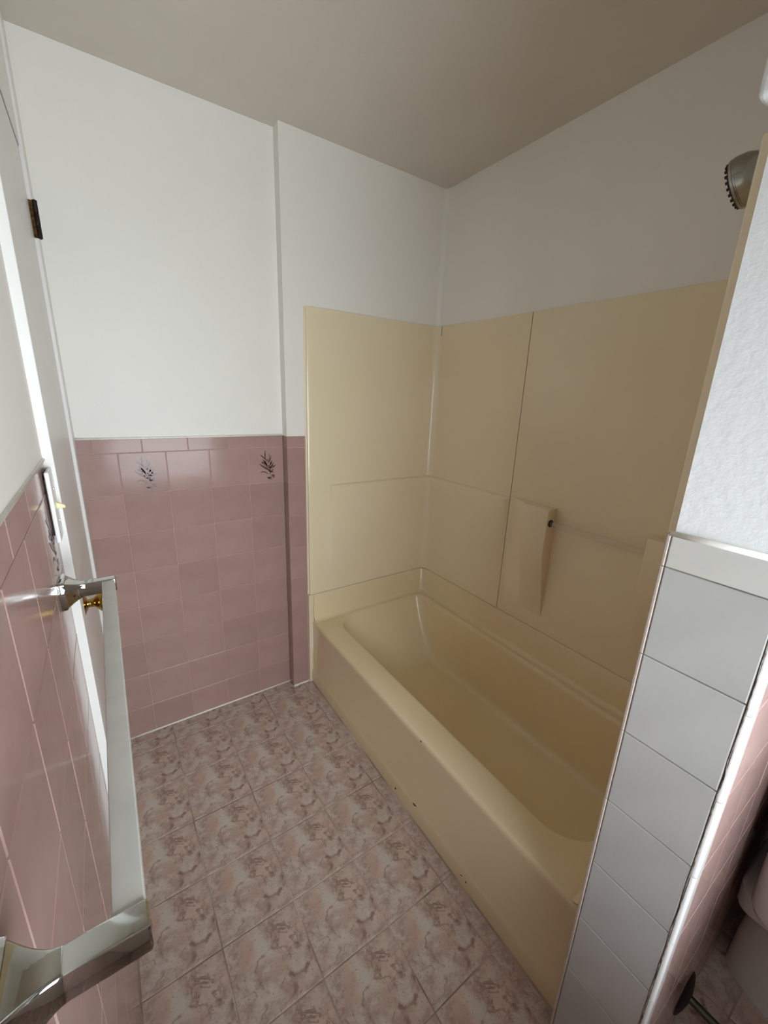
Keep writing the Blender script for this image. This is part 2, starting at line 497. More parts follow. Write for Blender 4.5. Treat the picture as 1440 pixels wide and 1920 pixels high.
# ------------------------------------------------------------------ wall tiles
# the flower print: thin tapered strokes, u right and v down, as fractions of the tile
def flower(parent, origin, U, V, N, s=P6, w0=0.0):
    mb = MB()
    up_ = -Vector(V)
    def pt(a, b2):
        return Vector(origin) + Vector(U) * (a - 0.5) * s + Vector(V) * (0.5 - b2) * s + Vector(N) * 0.0005
    def stroke(pts, w, m=0):
        pts = [Vector((a, b2, 0)) for a, b2 in pts]
        fine = []
        for i in range(len(pts) - 1):
            for k in range(4):
                fine.append(pts[i].lerp(pts[i + 1], k / 4))
        fine.append(pts[-1])
        v = []
        n = len(fine)
        for i, q in enumerate(fine):
            d = (fine[min(i + 1, n - 1)] - fine[max(i - 1, 0)])
            d = d.normalized() if d.length else Vector((1, 0, 0))
            pr = Vector((-d.y, d.x, 0)) * w * 1.35 * (0.12 + 0.88 * math.sin(math.pi * (0.08 + 0.84 * i / (n - 1))))
            v += [pt(q.x + pr.x, q.y + pr.y), pt(q.x - pr.x, q.y - pr.y)]
        mb.add(v, [(2 * i, 2 * i + 1, 2 * i + 3, 2 * i + 2) for i in range(n - 1)], m)
    def dot(a, b2, r, m=1, ry=None):
        ry = ry or r
        mb.add([pt(a + r * math.cos(t * math.pi / 4), b2 + ry * math.sin(t * math.pi / 4)) for t in range(8)], [tuple(range(8))], m)
    stroke([(0.48, 0.08), (0.465, 0.17), (0.47, 0.29), (0.52, 0.40)], 0.014)
    stroke([(0.34, 0.20), (0.42, 0.27), (0.48, 0.34)], 0.014)
    stroke([(0.30, 0.45), (0.40, 0.53), (0.50, 0.60), (0.58, 0.64)], 0.018)
    stroke([(0.36, 0.40), (0.45, 0.45)], 0.024)
    stroke([(0.76, 0.50), (0.70, 0.55), (0.66, 0.57)], 0.016)
    stroke([(0.32, 0.70), (0.38, 0.67), (0.46, 0.69), (0.54, 0.76)], 0.011)
    stroke([(0.64, 0.22), (0.62, 0.32), (0.58, 0.42)], 0.011)
    stroke([(0.58, 0.16), (0.59, 0.30), (0.56, 0.44)], 0.008)
    stroke([(0.71, 0.42), (0.66, 0.50), (0.60, 0.58)], 0.010)
    stroke([(0.55, 0.48), (0.60, 0.60), (0.59, 0.76)], 0.012)
    stroke([(0.44, 0.36), (0.50, 0.48), (0.56, 0.60)], 0.012)
    stroke([(0.40, 0.33), (0.47, 0.42), (0.52, 0.52)], 0.016)
    stroke([(0.66, 0.36), (0.62, 0.46), (0.58, 0.54)], 0.014)
    stroke([(0.52, 0.62), (0.60, 0.68), (0.70, 0.70)], 0.014)
    stroke([(0.70, 0.62), (0.65, 0.66), (0.60, 0.72)], 0.012)
    stroke([(0.50, 0.84), (0.56, 0.88), (0.64, 0.90)], 0.010)
    dot(0.575, 0.855, 0.065, 0, 0.026)
    dot(0.675, 0.80, 0.060, 0, 0.028)
    dot(0.69, 0.845, 0.035, 0, 0.016)
    rr = random.Random(11)
    for _ in range(44):
        a, r = rr.uniform(0, 6.28), math.sqrt(rr.random())
        dot(0.55 + 0.12 * r * math.cos(a) , 0.49 + 0.15 * r * math.sin(a) + 0.3 * 0.12 * r * math.cos(a), rr.uniform(0.010, 0.020), 1 if rr.random() < 0.7 else 0)
    o = mb.obj('flower_print', None, parent, mats=['print_dark', 'print_red'])
    fix_normals(o)
    return o

def tile_field(parent, origin, U, V, N, us, vs_, mat, name='wall_tile', flowers=(), gap=0.0016):
    for j in range(len(vs_) - 1):
        for i in range(len(us) - 1):
            u0, u1 = sorted((us[i], us[i + 1])); v0, v1 = sorted((vs_[j], vs_[j + 1]))
            o = tile(name, parent, origin, U, V, N, u0, u1, v0, v1, mat, gap=gap)
            if o is not None and (i, j) in flowers:
                o['label'] = 'pink tile printed with a flower spray'
                fl = flower(o, (0, 0, 0), U, V, N)
                if parent.parent is None:
                    pass

V0 = 0.1298
back_us = [0.001, V0, V0 + P6, V0 + 2 * P6, V0 + 3 * P6, XST]
tile_field(wall_back, (0, 0, 0), X_, Z_, -Y_, back_us, ROWS, 'pink_tile', flowers={(1, 0), (4, 0)})
tile_field(wall_back, (0, 0, 0), X_, Z_, -Y_, [0.001, 0.055, 0.209, 0.363, 0.517, 0.671, XST], [ZC1, ZC0], 'pink_tile', 'cap_tile')
# side and front of the stepped-forward part
tile_field(wall_back, (XST, 0, 0), -Y_, Z_, -X_, [0.0, -YB], [ZC1] + ROWS, 'pink_tile', 'edge_tile')
tile_field(wall_back, (0, YB, 0), X_, Z_, -Y_, [XST, 0.826], [ZC1] + ROWS, 'pink_tile')
# left wall
left_vs = [LC0 - P6 * i for i in range(9)] + [0.0]
ly = [-0.776, -0.793]
while ly[-1] - P6 > YF:
    ly.append(ly[-1] - P6)
ly.append(YF)
tile_field(wall_left, (0, 0, 0), Y_, Z_, X_, ly, left_vs, 'pink_tile', flowers={(1, 0)})
lc = [-0.776, -0.870]
while lc[-1] - P6 > YF:
    lc.append(lc[-1] - P6)
lc.append(YF)
tile_field(wall_left, (0, 0, 0), Y_, Z_, X_, lc, [LC1, LC0], 'pink_tile', 'cap_tile')
# right wall of the toilet corner
ry = [YW0]
while ry[-1] - P6 > YF:
    ry.append(ry[-1] - P6)
ry.append(YF)
tile_field(wall_right, (XR, 0, 0), Y_, Z_, -X_, ry, [ZC1] + ROWS, 'pink_tile')
# near face of the wing wall
nx = [0.806, 0.925]
while nx[-1] + P6 < XR:
    nx.append(nx[-1] + P6)
nx.append(XR)
near_vs = [ZC1, ZC0 - 0.015] + [z - 0.015 for z in ROWS[1:-1]] + [0.0]
tile_field(wall_wing, (0, YW0, 0), X_, Z_, -Y_, nx, near_vs, 'pink_tile')
# bullnose tiles round the near edge of the wing wall
def bullnose(z0, z1, mat):
    r = 0.0062; g = 0.0008; prof = []
    x1 = 0.806 - g
    cx, cy = XW + r, YW0 + r
    prof.append((XW, YW0 + 0.0068))
    for k in range(7):
        a = math.pi + (math.pi / 2) * k / 6
        prof.append((cx + r * math.cos(a), cy + r * math.sin(a)))
    prof.append((x1, YW0))
    prof += [(x1, YW0 + 0.004), (XW + 0.006, YW0 + 0.0068)]
    mb = MB().loft([[(x, y, z0 + g) for x, y in prof], [(x, y, z1 - g) for x, y in prof]])
    o = mb.obj('bullnose_tile', mat, wall_wing, smooth=True, angle=35)
    fix_normals(o)
    return o
for j in range(len(near_vs) - 1):
    bullnose(near_vs[j + 1], near_vs[j], 'white_bullnose')
# white end face of the wing wall and the thin nosing towards the tub
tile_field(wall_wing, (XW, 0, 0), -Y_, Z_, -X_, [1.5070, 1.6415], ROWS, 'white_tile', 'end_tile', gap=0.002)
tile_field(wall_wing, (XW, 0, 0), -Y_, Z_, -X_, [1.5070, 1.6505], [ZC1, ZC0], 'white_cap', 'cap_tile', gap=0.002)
for j in range(len(ROWS)):
    z1 = ZC1 if j == 0 else ROWS[j - 1]
    z0 = ROWS[j] if j < len(ROWS) else 0.0
    prof = [(XW + 0.012, -1.5066), (XW + 0.0012, -1.5066), (XW, -1.5056), (XW, -1.5026), (XW + 0.0008, -1.5011), (XW + 0.0024, -1.5003), (XW + 0.0195, -1.5003), (XW + 0.0195, -1.505)]
    o = MB().loft([[(x, y, z0 + 0.0008) for x, y in prof], [(x, y, z1 - 0.0008) for x, y in prof]]).obj('nosing_tile', 'nosing', wall_wing, smooth=True, angle=40)
    fix_normals(o)
# cracked caulk along the near joint, white caulk on top of the caps
rr = random.Random(3)
pts = []
z = 0.02
while z < 1.21:
    pts.append((-1.6424 + rr.uniform(-0.0010, 0.0010), z, rr.uniform(0.0003, 0.0010)))
    z += rr.uniform(0.012, 0.03)
v, f = [], []
for i, (y, z, w) in enumerate(pts):
    v += [(XW - 0.0004, y - w, z), (XW - 0.0004, y + w, z), (XW + 0.003, y + w, z), (XW + 0.003, y - w, z)]
    if i:
        k = 4 * i
        f += [(k - 4, k - 3, k + 1, k), (k - 3, k - 2, k + 2, k + 1), (k - 1, k - 4, k, k + 3)]
o = mesh_obj('cracked_caulk', v, f, 'dirty_caulk', wall_wing); fix_normals(o)
MB().tube([(XW + 0.003, -1.505, ZC1), (XW + 0.002, -1.56, ZC1 + 0.001), (XW + 0.003, -1.648, ZC1 + 0.001)], 0.0045, 8).obj('caulk_bead', 'caulk', wall_wing, True)
MB().tube([(0.0, -0.004, ZC1 + 0.001), (0.3, -0.003, ZC1), (XST, -0.003, ZC1 + 0.001)], 0.004, 8).obj('caulk_bead', 'caulk', wall_back, True)
MB().tube([(0.0, -0.777, LC1), (0.0, -1.4, LC1 + 0.001), (0.0, YF, LC1)], 0.0032, 8).obj('caulk_bead', 'caulk', wall_left, True)
MB().tube([(0.02, -0.002, 0.002), (0.4, -0.002, 0.002), (XST, -0.002, 0.002)], 0.004, 8).obj('caulk_bead', 'caulk', wall_back, True)
MB().tube([(XST, YB - 0.002, 0.002), (0.80, YB - 0.002, 0.002), (0.836, YB - 0.002, 0.002)], 0.004, 8).obj('caulk_bead', 'caulk', wall_back, True)
MB().tube([(XR - 0.002, YW0 - 0.002, 0), (XR - 0.002, YW0 - 0.002, 0.6), (XR - 0.002, YW0 - 0.002, ZC1)], 0.006, 8).obj('caulk_bead', 'caulk', wall_right, True)
# soft rounded paint corner above the surround
cc = MB()
rc = 0.022
prof = [(XR - rc, YB - 0.0002)] + [(XR - rc + rc * math.sin(a), YB - rc + rc * math.cos(a)) for a in [math.pi / 2 * k / 6 for k in range(1, 6)]] + [(XR - 0.0002, YB - rc), (XR, YB)]
cc.loft([[(x, y, 1.78) for x, y in prof], [(x, y, H) for x, y in prof]])
o = cc.obj('corner_fillet', 'paint', wall_back, smooth=True, angle=50); fix_normals(o)

# ------------------------------------------------------------------ door and its trim
door = structure(bevel(MB().box(-0.032, 0.006, DY0, DY1, 0.008, DZ - 0.004).obj('door_1', 'trim_paint'), 0.0015), 'flat white door in the left wall')
KY, KZ = -0.672, 0.962
kn = MB().lathe([(0.0, 0.0), (0.031, 0.0), (0.031, 0.003), (0.028, 0.006), (0.020, 0.009), (0.013, 0.013)], (0.006, KY, KZ), (1, 0, 0))
knob = MB().lathe([(0.0105, 0.010), (0.0095, 0.018), (0.0105, 0.026), (0.016, 0.031), (0.024, 0.038), (0.0275, 0.047), (0.026, 0.055), (0.019, 0.060), (0.006, 0.062), (0.0, 0.062)], (0.006, KY, KZ), (1, 0, 0)).obj('door_knob', 'brass', door, True, 60)
rose = kn.obj('knob_rose', 'brass', knob, True, 40)
# worn black hole of the old lock under the rose
rr = random.Random(5)
hole = [(0.0066, -0.700 + 0.007 * math.cos(a) * rr.uniform(0.7, 1.2), 0.887 + 0.019 * math.sin(a) * rr.uniform(0.75, 1.2)) for a in [2 * math.pi * k / 16 for k in range(16)]]
mesh_obj('lock_hole', hole, [tuple(range(16))], 'chip', door)
hin = MB()
HZ = 1.880
hin.lathe([(0.0, -0.049), (0.004, -0.047), (0.0055, -0.046), (0.0055, -0.017), (0.0047, -0.016), (0.0055, -0.015), (0.0055, 0.014), (0.0047, 0.015), (0.0055, 0.016), (0.0055, 0.046), (0.004, 0.047), (0.0, 0.049)], (0.0200, DY1 - 0.001, HZ), (0, 0, 1), 12)
hinge = hin.obj('hinge_barrel', 'rust_dark', door, True, 40)
MB().box(0.0062, 0.0172, DY1 + 0.0010, DY1 + 0.0032, HZ - 0.046, HZ + 0.046).obj('hinge_leaf', 'worn_brass', hinge)
hb = MB().lathe([(0.0, -0.047), (0.006, -0.046), (0.006, 0.046), (0.0, 0.047)], (0.0185, DY1 - 0.001, 0.25), (0, 0, 1), 12).obj('hinge_barrel', 'rust_dark', door, True, 40)
MB().box(0.0062, 0.0085, DY1 - 0.030, DY1 - 0.004, 0.206, 0.294).obj('hinge_leaf', 'worn_brass', hb)
MB().box(-0.02, 0.0058, DY0 + 0.001, DY1 - 0.001, DZ - 0.0045, DZ + 0.0028).obj('door_gap_shade', 'chip', door)  # dark strip painting the shade in the gap above the leaf

t1 = structure(bevel(MB().box(-0.03, 0.0155, -0.7775, DY0 - 0.003, 0, H - 0.0005).obj('trim_1', 'trim_paint'), 0.002, 2), 'white door casing beside the light switch')
t2 = structure(bevel(MB().box(-0.03, 0.0150, DY1 + 0.003, -0.0005, 0, H - 0.0005).obj('trim_2', 'trim_paint'), 0.003, 2), 'white board between the door and the far corner')
t3 = structure(bevel(MB().box(-0.03, 0.0085, -0.7145, DY1 + 0.0025, DZ + 0.003, H - 0.0005).obj('trim_3', 'trim_paint'), 0.001, 2), 'white board over the door')

# ------------------------------------------------------------------ light switch
sw = thing('light_switch', 'white light switch with ivory toggle on the left tiled wall', 'switch', (0.0, -0.803, 1.224))
def rel(root):
    return lambda o: o
def at(mb, root, name, mat, smooth=False, angle=None, parent=None):
    L0 = Vector(root.location)
    base = parent if parent is not None else root
    off = L0
    mb.v = [q - off for q in mb.v]
    return mb.obj(name, mat, base, smooth, angle)
pl = MB().box(0.003, 0.0100, -0.8380, -0.7790, 1.166, 1.296)
plate = bevel(at(pl, sw, 'switch_plate', 'switch_white'), 0.0025, 3)
at(MB().box(0.0005, 0.0030, -0.8330, -0.7830, 1.180, 1.282), sw, 'plate_gap_shade', 'chip')  # dark block standing in for the shadow between plate and wall
tg = MB().loft([[(0.0096, -0.8095, 1.224), (0.0096, -0.8025, 1.224), (0.0096, -0.8025, 1.236), (0.0096, -0.8095, 1.236)],
                [(0.0225, -0.8085, 1.2235), (0.0225, -0.8035, 1.2235), (0.0225, -0.8035, 1.2290), (0.0225, -0.8085, 1.2290)]])
fix_normals(bevel(at(tg, sw, 'toggle', 'ivory'), 0.001, 2))
for zz in (1.261, 1.201):
    s = MB().lathe([(0.0, 0.0), (0.0028, 0.0), (0.0024, 0.0012), (0.0, 0.0014)], (0.0099, -0.806, zz), (1, 0, 0), 12)
    at(s, sw, 'screw', 'screw_metal', True, 50, plate)

# ------------------------------------------------------------------ chrome towel bar on the left wall
BY0, BY1, BZ = -0.888, -1.4985, 1.0905
tb = thing('towel_bar', 'long pale towel bar in square chrome holders on the left tiled wall', 'towel bar', (0.0, (BY0 + BY1) / 2, BZ))
def holder(y):
    mb = MB()
    def sq(x, s, r, sy=None):
        sy = s if sy is None else sy
        pts = []
        for cx2, cy2, a0 in ((1, 1, 0), (-1, 1, 90), (-1, -1, 180), (1, -1, 270)):
            for k in range(4):
                a = math.radians(a0 + 30 * k)
                pts.append((x, y + cx2 * (sy - r) + r * math.cos(a), BZ + cy2 * (s - r) + r * math.sin(a)))
        return pts
    rings = [sq(0.0005, 0.0265, 0.005), sq(0.006, 0.0265, 0.005), sq(0.009, 0.0255, 0.005), sq(0.0092, 0.024, 0.004)]
    for k in range(9):
        t = k / 8
        rings.append(sq(0.010 + 0.027 * t, 0.0125 + 0.0105 * (1 - math.sin(t * math.pi / 2)), 0.003 - 0.001 * t, 0.0095 + 0.0135 * (1 - math.sin(t * math.pi / 2))))
    rings += [sq(0.0815, 0.0125, 0.0015, 0.0095), sq(0.083, 0.0112, 0.0015, 0.0082)]
    mb.loft(rings)
    o = at(mb, tb, 'holder', 'chrome', True, 30)
    fix_normals(o)
    return o
holder(BY0); holder(BY1)
bar = MB()
bw = 0.0098
def brng(y, w):
    pts = []
    for cx2, cz2, a0 in ((1, 1, 0), (-1, 1, 90), (-1, -1, 180), (1, -1, 270)):
        for k in range(4):
            a = math.radians(a0 + 30 * k)
            pts.append((0.0713 + cx2 * (w - 0.0012) + 0.0012 * math.cos(a), y, BZ + 0.0 + cz2 * (w - 0.0012) + 0.0012 * math.sin(a)))
    return pts
bar.loft([brng(BY0 - 0.0090, bw), brng(BY1 + 0.0090, bw)])
o = at(bar, tb, 'bar', 'bar_plastic', True, 30); fix_normals(o)

# ------------------------------------------------------------------ bathtub
TX0, TX1, TY0, TY1 = 0.848, XR - 0.004, -1.488, YB - 0.012
RZ = 0.352
tub = thing('bathtub', 'almond bathtub with a plain apron set into the alcove', 'bathtub', (TX0, (TY0 + TY1) / 2, 0))
def rr_ring(x0, x1, y0, y1, r, z, n=8, m_=6):
    """rounded rectangle; r is one radius or four (x1y1, x0y1, x0y0, x1y0)"""
    if not isinstance(r, tuple): r = (r,) * 4
    cs = [(x1 - r[0], y1 - r[0], 0, r[0]), (x0 + r[1], y1 - r[1], 90, r[1]), (x0 + r[2], y0 + r[2], 180, r[2]), (x1 - r[3], y0 + r[3], 270, r[3])]
    arcs = []
    for cx2, cy2, a0, q in cs:
        arcs.append([(cx2 + q * math.cos(math.radians(a0 + 90 * k / n)), cy2 + q * math.sin(math.radians(a0 + 90 * k / n)), z) for k in range(n + 1)])
    pts = []
    for i in range(4):
        pts += arcs[i]
        a, b2 = Vector(arcs[i][-1]), Vector(arcs[(i + 1) % 4][0])
        for k in range(1, m_):
            pts.append(tuple(a.lerp(b2, k / m_)))
    return pts
rings = [rr_ring(TX0 - 0.006, TX1, TY0, TY1, 0.004, 0.0),
         rr_ring(TX0 - 0.006, TX1, TY0, TY1, 0.004, 0.050),
         rr_ring(TX0 - 0.003, TX1, TY0, TY1, 0.004, 0.066),
         rr_ring(TX0, TX1, TY0, TY1, 0.004, 0.074),
         rr_ring(TX0, TX1, TY0, TY1, 0.004, RZ - 0.030),
         rr_ring(TX0 - 0.002, TX1, TY0, TY1, 0.004, RZ - 0.018),
         rr_ring(TX0 - 0.001, TX1, TY0, TY1, 0.004, RZ - 0.009),
         rr_ring(TX0 + 0.003, TX1, TY0, TY1, 0.004, RZ - 0.003),
         rr_ring(TX0 + 0.010, TX1, TY0, TY1, 0.004, RZ)]
BX0, BX1, BY_0, BY_1 = 0.950, 1.503, -1.428, -0.088
rad = (0.060, 0.125, 0.125, 0.060)
for ins, dz in ((-0.010, 0.0), (0.0, -0.002), (0.006, -0.008), (0.010, -0.020)):
    rings.append(rr_ring(BX0 + ins, BX1 - ins, BY_0 + ins, BY_1 - ins, tuple(q - ins for q in rad), RZ + dz))
def basin(t):
    # t = 0 at the rim, 1 at the foot of the side wall
    return (BX0 + 0.010 + 0.050 * t, BX1 - 0.010 - 0.034 * t, BY_0 + 0.010 + 0.050 * t, BY_1 - 0.010 - 0.165 * t ** 1.15)
for t, z in ((0.25, 0.27), (0.5, 0.20), (0.75, 0.135), (0.9, 0.098)):
    a = basin(t)
    rings.append(rr_ring(*a, tuple(q - 0.01 for q in rad), z))
a = basin(1.0)
for ins, z in ((0.004, 0.078), (0.016, 0.062), (0.034, 0.054), (0.060, 0.050), (0.14, 0.047)):
    rings.append(rr_ring(a[0] + ins, a[1] - ins, a[2] + ins, a[3] - ins, tuple(max(0.03, q - ins * 0.5) for q in rad), z))
mb = MB().loft(rings, False, True)
o = at(mb, tub, 'basin', 'almond_tub', True, 60)
fix_normals(o)
# upright flange against the three walls, with coved foot and corners
FZ = 0.494
def wall_band(x_front, yb, xb, ye, prof, rcorner, n=7):
    """sweep a profile [(inset, z)] along far wall (y=yb), long wall (x=xb) and wing end (y=ye)"""
    rows = []
    for ins, z in prof:
        path = [(x_front, yb - ins, z)]
        r = rcorner
        for k in range(n + 1):
            a2 = math.pi / 2 * k / n
            path.append((xb - ins - r + r * math.sin(a2), yb - ins - r + r * math.cos(a2), z))
        for k in range(n + 1):
            a2 = math.pi / 2 * k / n
            path.append((xb - ins - r + r * math.cos(a2), ye + ins + r - r * math.sin(a2), z))
        path.append((x_front, ye + ins, z))
        rows.append(path)
    return rows
rows = wall_band(TX0 + 0.004, TY1 + 0.002, TX1 + 0.001, TY0 - 0.001,
                 [(0.001, RZ - 0.01), (0.030, RZ + 0.0005), (0.020, RZ + 0.003), (0.012, RZ + 0.010), (0.008, RZ + 0.022), (0.005, FZ - 0.006), (0.002, FZ - 0.001), (-0.002, FZ)], 0.034)
mb = MB().loft(rows, False, False, closed=False)
o = at(mb, tub, 'flange', 'almond_tub', True, 50); fix_normals(o)
# chips in the enamel
def chip(y, z, w, h, rot, x=TX0 - 0.0066, seed=0, flat=False):
    rr = random.Random(seed)
    pts = []
    for k in range(9):
        a = 2 * math.pi * k / 9
        p, q = w * math.cos(a) * rr.uniform(0.6, 1.2), h * math.sin(a) * rr.uniform(0.6, 1.2)
        p, q = p * math.cos(rot) - q * math.sin(rot), p * math.sin(rot) + q * math.cos(rot)
        pts.append((x, y + p, z + q))
    at_mb = MB().add(pts, [tuple(range(9))])
    at(at_mb, tub, 'chip', 'chip')
chip(-0.806, 0.026, 0.004, 0.007, 0.3, seed=1)
chip(-0.913, 0.0605, 0.016, 0.004, -0.35, x=TX0 - 0.0046, seed=2)
chip(-0.386, 0.024, 0.003, 0.003, 0.0, seed=3)
chip(-1.154, 0.033, 0.006, 0.002, -0.3, seed=4)
chip(-1.174, 0.030, 0.003, 0.004, 0.2, seed=5)
chip(-0.921, RZ - 0.010, 0.004, 0.004, 0.0, x=TX0 - 0.0018, seed=6)
# caulk on the apron's far end
MB().tube([(TX0 - 0.007, TY1 - 0.001, 0.0), (TX0 - 0.004, TY1 - 0.001, 0.2), (TX0 - 0.003, TY1 - 0.001, RZ - 0.02)], 0.0025, 8).obj('caulk_bead', 'caulk', wall_back, True)
MB().box(0.828, TX0 + 0.006, YB - 0.0125, YB - 0.0005, 0.0, FZ).obj('filler_strip', 'almond', wall_back)

# ------------------------------------------------------------------ tub surround
SZ0, SZ1 = FZ + 0.0025, 1.778
SX0 = 0.828
YS = YB - 0.013                       # face of the end panel
XS = XR - 0.007                       # face of the long panel
sur = thing('tub_surround', 'almond moulded tub surround covering three walls of the alcove', 'tub surround', (SX0, YS, SZ0))
SEAM = -0.615
ZL = 1.036                            # top of the shallow moulded relief
def relief_depth(u, z, edge):
    """shallow wedge: proud just below ZL and fading out towards the bottom"""
    if z > ZL + 0.002: return 0.0
    return 0.016 * max(0.0, min(1.0, (z - 0.60) / (ZL - 0.60)))
# panel 1: end wall, coved corner and long wall up to the seam, as a grid
def make_panel():
    path = []                         # (x, y, nx, ny, s, relief flag)
    xr0 = 0.9445
    for x in (SX0 + 0.013, 0.86, 0.90, xr0 - 0.005):
        path.append((x, YS, 0, -1, 0))
    for x in (xr0 + 0.002, xr0 + 0.010, 1.0, 1.1, 1.2, 1.3, 1.4, 1.46):
        path.append((x, YS, 0, -1, 0.92 if x < xr0 + 0.005 else 1))
    r = 0.040
    for k in range(9):
        a2 = math.pi / 2 * k / 8
        path.append((XS - r + r * math.sin(a2), YS - r + r * math.cos(a2), -math.sin(a2), -math.cos(a2), 1))
    for y in (-0.16, -0.25, -0.35, -0.45, -0.55, -0.596, SEAM + 0.0012):
        path.append((XS, y, -1, 0, 1 if y > -0.6 else 0.05))
    zs = [SZ0, 0.55, 0.60, 0.66, 0.72, 0.80, 0.88, 0.96, 1.0, ZL - 0.016, ZL - 0.011, ZL - 0.007, ZL - 0.003, ZL + 0.001, 1.10, 1.2, 1.3, 1.4, 1.5, 1.6, 1.7, SZ1]
    rows = []
    for z in zs:
        row = []
        for x, y, nx, ny, fl in path:
            d = relief_depth(0, z, 0)
            d = fl * {round(ZL - 0.016, 5): 0.0154, round(ZL - 0.011, 5): 0.0148, round(ZL - 0.007, 5): 0.0128, round(ZL - 0.003, 5): 0.0082, round(ZL + 0.001, 5): 0.0}.get(round(z, 5), d)
            row.append((x + nx * d, y + ny * d, z))
        rows.append(row)
    # edge returns to the wall
    for row in rows:
        x, y, z = row[0]
        row.insert(0, (SX0 + 0.008, YS + 0.002, z)); row.insert(0, (SX0 + 0.006, YB - 0.003, z)); row.insert(0, (SX0, YB - 0.002, z)); row.insert(0, (SX0, YB - 0.0002, z))
        row.append((XS + 0.006, SEAM + 0.0012, z))
    top = []
    n = len(rows[0])
    for i, (x, y, z) in enumerate(rows[-1]):
        if i < 4: top.append((x, YB - 0.0002, z + 0.0005))
        else:
            top.append((min(x + 0.02, XR - 0.0002) if i > 12 else x, min(y + 0.02, YB - 0.0002), z + 0.0005))
    rows.append(top)
    mb = MB().loft(rows, False, False, closed=False)
    o = at(mb, sur, 'corner_panel', 'almond', True, 38)
    fix_normals(o)
    return o
make_panel()
# panel 2: long wall beyond the seam
mb = MB().box(XS, XR - 0.0002, -1.49, SEAM - 0.0012, SZ0, SZ1)
o = bevel(at(mb, sur, 'long_panel', 'almond'), 0.0012, 2)
# dark joints
def joint(x0, x1, y0, y1, z0, z1):
    return at(MB().box(x0, x1, y0, y1, z0, z1), sur, 'joint', 'seam_shadow')
joint(XS + 0.0022, XS + 0.004, SEAM - 0.0014, SEAM + 0.0014, SZ0, SZ1)
joint(XS - 0.004, XS + 0.0, -0.0905, -0.0895, 1.735, SZ1 - 0.001)
# panel 3: wing end with the edge that shows beside the plaster
mb = MB().box(0.800, XS, -1.5085, -1.4935, SZ0 + 0.0, 1.765)
o = bevel(at(mb, sur, 'wing_panel', 'almond'), 0.003, 3)
# moulded pillars that hold the clear rod
def pillar(y_sq, y_flat, y_ramp):
    """square side at y_sq, flat front to y_flat, sloping off to the wall at y_ramp"""
    xw, dpt = XS + 0.001, 0.056
    secs = []
    for z, d in ((ZL + 0.006, 0.0), (ZL + 0.0055, dpt * 0.80), (ZL + 0.003, dpt * 0.95), (ZL - 0.002, dpt), (0.95, dpt), (0.86, dpt), (0.845, dpt * 0.985), (0.83, dpt * 0.94), (0.70, dpt * 0.49), (0.60, dpt * 0.15), (0.556, 0.0)):
        s = 1 if y_ramp > y_sq else -1
        r = min(0.006, d * 0.3)
        secs.append([(xw, y_sq, z), (xw - d + r, y_sq, z), (xw - d + r * 0.3, y_sq + s * r * 0.3, z), (xw - d, y_sq + s * (r + 0.0001), z),
                     (xw - d, y_flat - s * 0.010, z), (xw - d * 0.985, y_flat + s * 0.004, z), (xw - d * 0.80, y_flat + s * 0.018, z), (xw - d * 0.10, y_ramp - s * 0.006, z), (xw, y_ramp, z)])
    mb = MB().loft(secs, True, True)
    o = at(mb, sur, 'pillar', 'almond', True, 32)
    fix_normals(o)
pillar(-0.846, -0.735, -0.632)
pillar(-1.200, -1.315, -1.420)
RX, RZB = XS - 0.034, 0.985
rod = MB().lathe([(0.0, 0.0), (0.0115, 0.0), (0.0115, 0.356), (0.0, 0.356)], (RX, -0.845, RZB), (0, -1, 0), 20)
rod = at(rod, sur, 'clear_rod', 'clear_acrylic', True, 40)
ring_ = MB().lathe([(0.0115, 0.0), (0.0145, 0.0), (0.0145, 0.004), (0.0122, 0.005)], (RX, -0.8462, RZB), (0, -1, 0), 20)
at(ring_, sur, 'rod_collar', 'black_rubber', True, 40, rod)

# ------------------------------------------------------------------ shower head and tub spout
SHX = 1.16
sh = thing('shower_head', 'dull metal shower head above the tub beside the wing wall', 'shower head', (SHX, -1.49, 1.93))
hc = Vector((SHX, -1.352, 1.858))
hn = Vector((0.0, 0.95, -0.30)).normalized()
mb = MB().tube([(SHX, -1.509, 1.955), (SHX, -1.46, 1.960), (SHX, -1.43, 1.953), (SHX, -1.405, 1.935), tuple(hc - hn * 0.055)], 0.0105)
at(mb, sh, 'shower_arm', 'nickel', True, 50)
at(MB().lathe([(0.0, 0.0), (0.03, 0.0), (0.028, 0.006), (0.014, 0.010)], (SHX, -1.509, 1.955), (0, 1, 0)), sh, 'arm_flange', 'nickel', True, 40)
at(MB().lathe([(0.0, -0.065), (0.016, -0.063), (0.018, -0.045), (0.023, -0.036), (0.035, -0.030), (0.042, -0.018), (0.045, -0.004), (0.0455, 0.0), (0.0440, 0.001), (0.0440, 0.003), (0.0452, 0.004), (0.0445, 0.008)], hc, hn), sh, 'head_shell', 'nickel', True, 40)
face = at(MB().lathe([(0.0, 0.014), (0.026, 0.0135), (0.041, 0.0105), (0.0440, 0.004)], hc, hn, cap0=False, cap1=False), sh, 'spray_face', 'black_rubber', True, 60)
noz = MB()
u_ = hn.cross(Vector((1, 0, 0))).normalized(); w_ = hn.cross(u_)
for rad_, cnt in ((0.0385, 22), (0.027, 14), (0.014, 8)):
    for k in range(cnt):
        a2 = 2 * math.pi * k / cnt
        noz.lathe([(0.0030, 0.006), (0.0028, 0.0145), (0.0, 0.0150)], hc + (u_ * math.cos(a2) + w_ * math.sin(a2)) * rad_, hn, 6)
at(noz, sh, 'nozzle_rings', 'black_rubber', parent=face)

